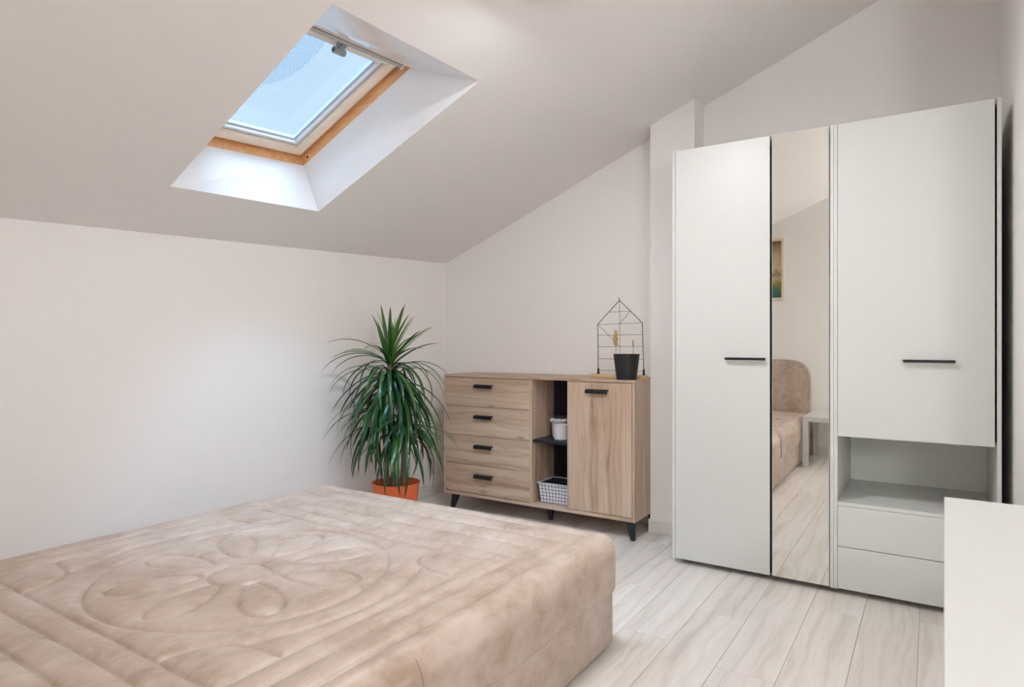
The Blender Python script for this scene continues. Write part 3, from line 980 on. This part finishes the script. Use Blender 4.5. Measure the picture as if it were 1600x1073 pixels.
# mirror door leans out a few millimetres at the top
TILT = 0.23
def tilted(b):
    b.transform(Matrix.Translation((0, WY, WZ0)) @ Matrix.Rotation(math.radians(TILT), 4, 'X') @ Matrix.Translation((0, -WY, -WZ0)))
    return b
md_ = obj('mirror_door', tilted(box(-0.6255, -0.3835, WY + 0.001, WY + 0.019, WZ0, WZ1, 0.0008)), wl, wa, label='narrow mirror door')
obj('mirror_glass', tilted(box(-0.6235, -0.3855, WY - 0.0035, WY + 0.0005, WZ0 + 0.003, WZ1 - 0.004)), 'mirror', md_)
tc = thing('tall_cabinet', 'tall white cabinet with upper door, open niche and two drawers', 'cabinet', (-0.06, 3.49, 0))
carcass(tc, -0.3655, 0.2345)
d = obj('door', box(-0.349, 0.2125, WY, WY + 0.018, 0.703, WZ1, 0.0012), wl, tc)
barpull(d, -0.100, 0.083, 1.042)
obj('shelf', box(-0.3505, 0.2195, WY + 0.022, WD - 0.006, 0.703, 0.719, 0.0008), wl, tc)
obj('shelf', box(-0.3505, 0.2195, WY + 0.001, WD - 0.006, 0.395, 0.411, 0.0008), wl, tc)
obj('drawer', box(-0.349, 0.218, WY, WY + 0.018, 0.2145, 0.3935, 0.001), wl, tc)
obj('drawer', box(-0.349, 0.218, WY, WY + 0.018, WZ0, 0.2115, 0.001), wl, tc)

# ------------------------------------------------------------------ desk in the foreground
dk = thing('desk', 'white table with plain top at the right edge of the view', 'table', (0.025, 1.845, 0))
dk.rotation_euler = (0, 0, math.radians(-0.85))
obj('tabletop', box(0.026, 0.63, 0.62, 1.852, 0.722, 0.752, 0.0012), 'white_lacquer', dk)
for x in (0.055, 0.56):
    for y in (0.66, 1.775):
        obj('leg', box(x, x + 0.045, y, y + 0.045, 0, 0.722, 0.001), 'white_lacquer', dk)
for y in (0.675, 1.79):
    obj('apron', box(0.10, 0.56, y, y + 0.018, 0.65, 0.722, 0.001), 'white_lacquer', dk)
for x in (0.068, 0.573):
    obj('apron', box(x, x + 0.018, 0.705, 1.775, 0.65, 0.722, 0.001), 'white_lacquer', dk)

# ------------------------------------------------------------------ side table by the headboard (seen in the mirror)
st = thing('side_table', 'small square white side table beside the headboard', 'table', (-0.68, -0.12, 0))
SX0, SX1, SY0, SY1, SZ = -0.955, -0.39, -0.448, 0.205, 0.440
obj('tabletop', box(SX0, SX1, SY0, SY1, SZ - 0.042, SZ, 0.0015), 'white_lacquer', st)
for x in (SX0, SX1 - 0.046):
    for y in (SY0, SY1 - 0.046):
        obj('leg', box(x, x + 0.046, y, y + 0.046, 0, SZ - 0.042, 0.001), 'white_lacquer', st)

# picture on the rear wall (seen in the mirror)
pc = thing('wall_picture', 'small framed sepia landscape picture hanging above the headboard', 'picture', (-1.40, YR, 1.82))
pcx0, pcx1, pcz0, pcz1 = -1.565, -1.222, 1.512, 2.128
def pic():
    w = 0.026
    for a in ((pcx0, pcx1, pcz1 - w, pcz1), (pcx0, pcx1, pcz0, pcz0 + w), (pcx0, pcx0 + w, pcz0 + w, pcz1 - w), (pcx1 - w, pcx1, pcz0 + w, pcz1 - w)):
        obj('frame_rail', box(a[0], a[1], YR + 0.001, YR + 0.022, a[2], a[3], 0.002), 'cream_frame', pc)
    b = bmesh.new(); uvl = b.loops.layers.uv.new('UVMap')
    ps = [(pcx0 + w, YR + 0.012, pcz0 + w), (pcx1 - w, YR + 0.012, pcz0 + w), (pcx1 - w, YR + 0.012, pcz1 - w), (pcx0 + w, YR + 0.012, pcz1 - w)]
    f = b.faces.new([b.verts.new(p) for p in ps])
    for l, uv in zip(f.loops, ((0, 0), (1, 0), (1, 1), (0, 1))): l[uvl].uv = uv
    obj('print', b, 'artwork', pc)
pic()

# ------------------------------------------------------------------ potted dracaena
GX, GY = -2.690, 2.855
pl = thing('potted_dracaena', 'tall green dracaena in an orange pot beside the dresser', 'plant', (GX, GY, 0))
RZ = 0.287
obj('pot', lathe([(0, 0), (0.098, 0), (0.106, 0.006), (0.139, RZ - 0.012), (0.144, RZ - 0.006), (0.144, RZ - 0.001), (0.141, RZ), (0.134, RZ - 0.001), (0.131, RZ - 0.012), (0.125, RZ - 0.06), (0, RZ - 0.06)], (GX, GY, 0), 64), 'orange_pot', pl, smooth=True)
obj('soil', lathe([(0, RZ - 0.048), (0.06, RZ - 0.05), (0.128, RZ - 0.054)], (GX, GY, 0), 40), 'soil', pl, smooth=True)
vr = Vector((math.cos(YAW), math.sin(YAW), 0))      # across the view, only used to spread the stems
heads = [(Vector((GX, GY, 0)) + vr * (-0.035), 1.00, 0), (Vector((GX, GY, 0)) + vr * (-0.09), 0.71, 1), (Vector((GX, GY, 0)) + vr * 0.07 + Vector((0.02, -0.05, 0)), 0.62, 2), (Vector((GX, GY, 0)) + vr * 0.02, 0.90, 3)]
for (p, z, k), r in zip(heads[:3], (0.017, 0.012, 0.012)):
    b0 = Vector((GX, GY, RZ - 0.06)) + (p - Vector((GX, GY, 0))) * 0.5
    mid = (b0 + Vector((p.x, p.y, z))) / 2 + Vector((0.01, 0, 0))
    obj('stem', tube([b0, mid, (p.x, p.y, z)], r, 12, r2=r * 0.8), 'stem_bark', pl, smooth=True)

def leaf_mesh(L, w, elev, droop, power=1.4, name='leaf'):
    """arching strap leaf growing along +X from the origin"""
    n = 11
    vs, fs = [], []
    x = z = 0.0
    for i in range(n + 1):
        s = i / n
        ang = elev - droop * s ** power
        if i:
            x += math.cos(ang) * L / n; z += math.sin(ang) * L / n
        hw = w * 0.5 * min(1, 0.55 + 2.2 * s) * (1 - s ** 3.2) ** 0.8 + 0.0006
        nx, nz = -math.sin(ang), math.cos(ang)
        cup = hw * 0.35
        vs += [(x + nx * cup, -hw, z + nz * cup), (x, 0, z), (x + nx * cup, hw, z + nz * cup)]
    for i in range(n):
        a = 3 * i
        fs += [(a, a + 1, a + 4, a + 3), (a + 1, a + 2, a + 5, a + 4)]
    me = bpy.data.meshes.new(name)
    me.from_pydata(vs, [], fs)
    for p in me.polygons: p.use_smooth = True
    return me, (x, z)

def add_leaf(var, p, z, az, roll, sc, m):
    me, tip = var
    o = bpy.data.objects.new('leaf', me)
    o.location = Vector((p.x, p.y, z)) - Vector(pl.location)
    o.rotation_euler = (roll, 0, az)
    o.scale = (sc, sc, sc)
    COL.objects.link(o)
    o.parent = pl
def variants(n, fn, m):
    out = []
    for k in range(n):
        me, tip = leaf_mesh(*fn())
        me.materials.append(MATS[m]); out.append((me, tip))
    return out
U = random.uniform
up_v = variants(10, lambda: (U(.30, .42), U(.022, .028), math.radians(U(40, 84)), math.radians(U(-8, 16))), 'dracaena_leaf_young')
up2_v = variants(8, lambda: (U(.34, .44), U(.020, .027), math.radians(U(30, 58)), math.radians(U(10, 70))), 'dracaena_leaf_young')
mid_v = variants(12, lambda: (U(.36, .48), U(.015, .023), math.radians(U(15, 45)), math.radians(U(85, 125)), 1.1), 'dracaena_leaf')
drp_v = variants(14, lambda: (U(.40, .52), U(.025, .034), math.radians(U(-10, 35)), math.radians(U(78, 112)), 0.5), 'dracaena_leaf')
low_v = variants(14, lambda: (U(.36, .45), U(.022, .030), math.radians(U(0, 45)), math.radians(U(88, 130)), 0.5), 'dracaena_leaf')
lmd_v = variants(8, lambda: (U(.30, .40), U(.011, .016), math.radians(U(15, 40)), math.radians(U(70, 110)), 1.0), 'dracaena_leaf')
XLIM = X0 + 0.02
def scatter(vs, n, head, zr, off=0.0):
    p, z, k = head
    for i in range(n):
        az = i * 2.39996 + off + U(-.3, .3)
        v = random.choice(vs)
        for tr in range(14):
            reach = max(v[1][0], 0.25)
            if p.x + math.cos(az) * reach > XLIM and p.y + math.sin(az) * reach < 3.40 or False:
                break
            az += 0.7
        add_leaf(v, p, z + U(*zr), az, U(-.25, .25), U(.9, 1.05), None)
scatter(up_v, 17, heads[0], (-.06, .05))
scatter(up2_v, 12, heads[0], (-.05, .02), 1.0)
scatter(mid_v, 30, heads[0], (-.10, -.01), .4)
scatter(drp_v, 44, heads[0], (-.14, -.03), .2)
scatter(drp_v, 26, heads[3], (-.10, .0), .9)
scatter(low_v, 34, heads[1], (-.08, .02), .1)
scatter(lmd_v, 18, heads[1], (-.05, .02), .6)
scatter(low_v, 38, heads[2], (-.06, .03), .3)
scatter(lmd_v, 20, heads[2], (-.03, .03), .8)
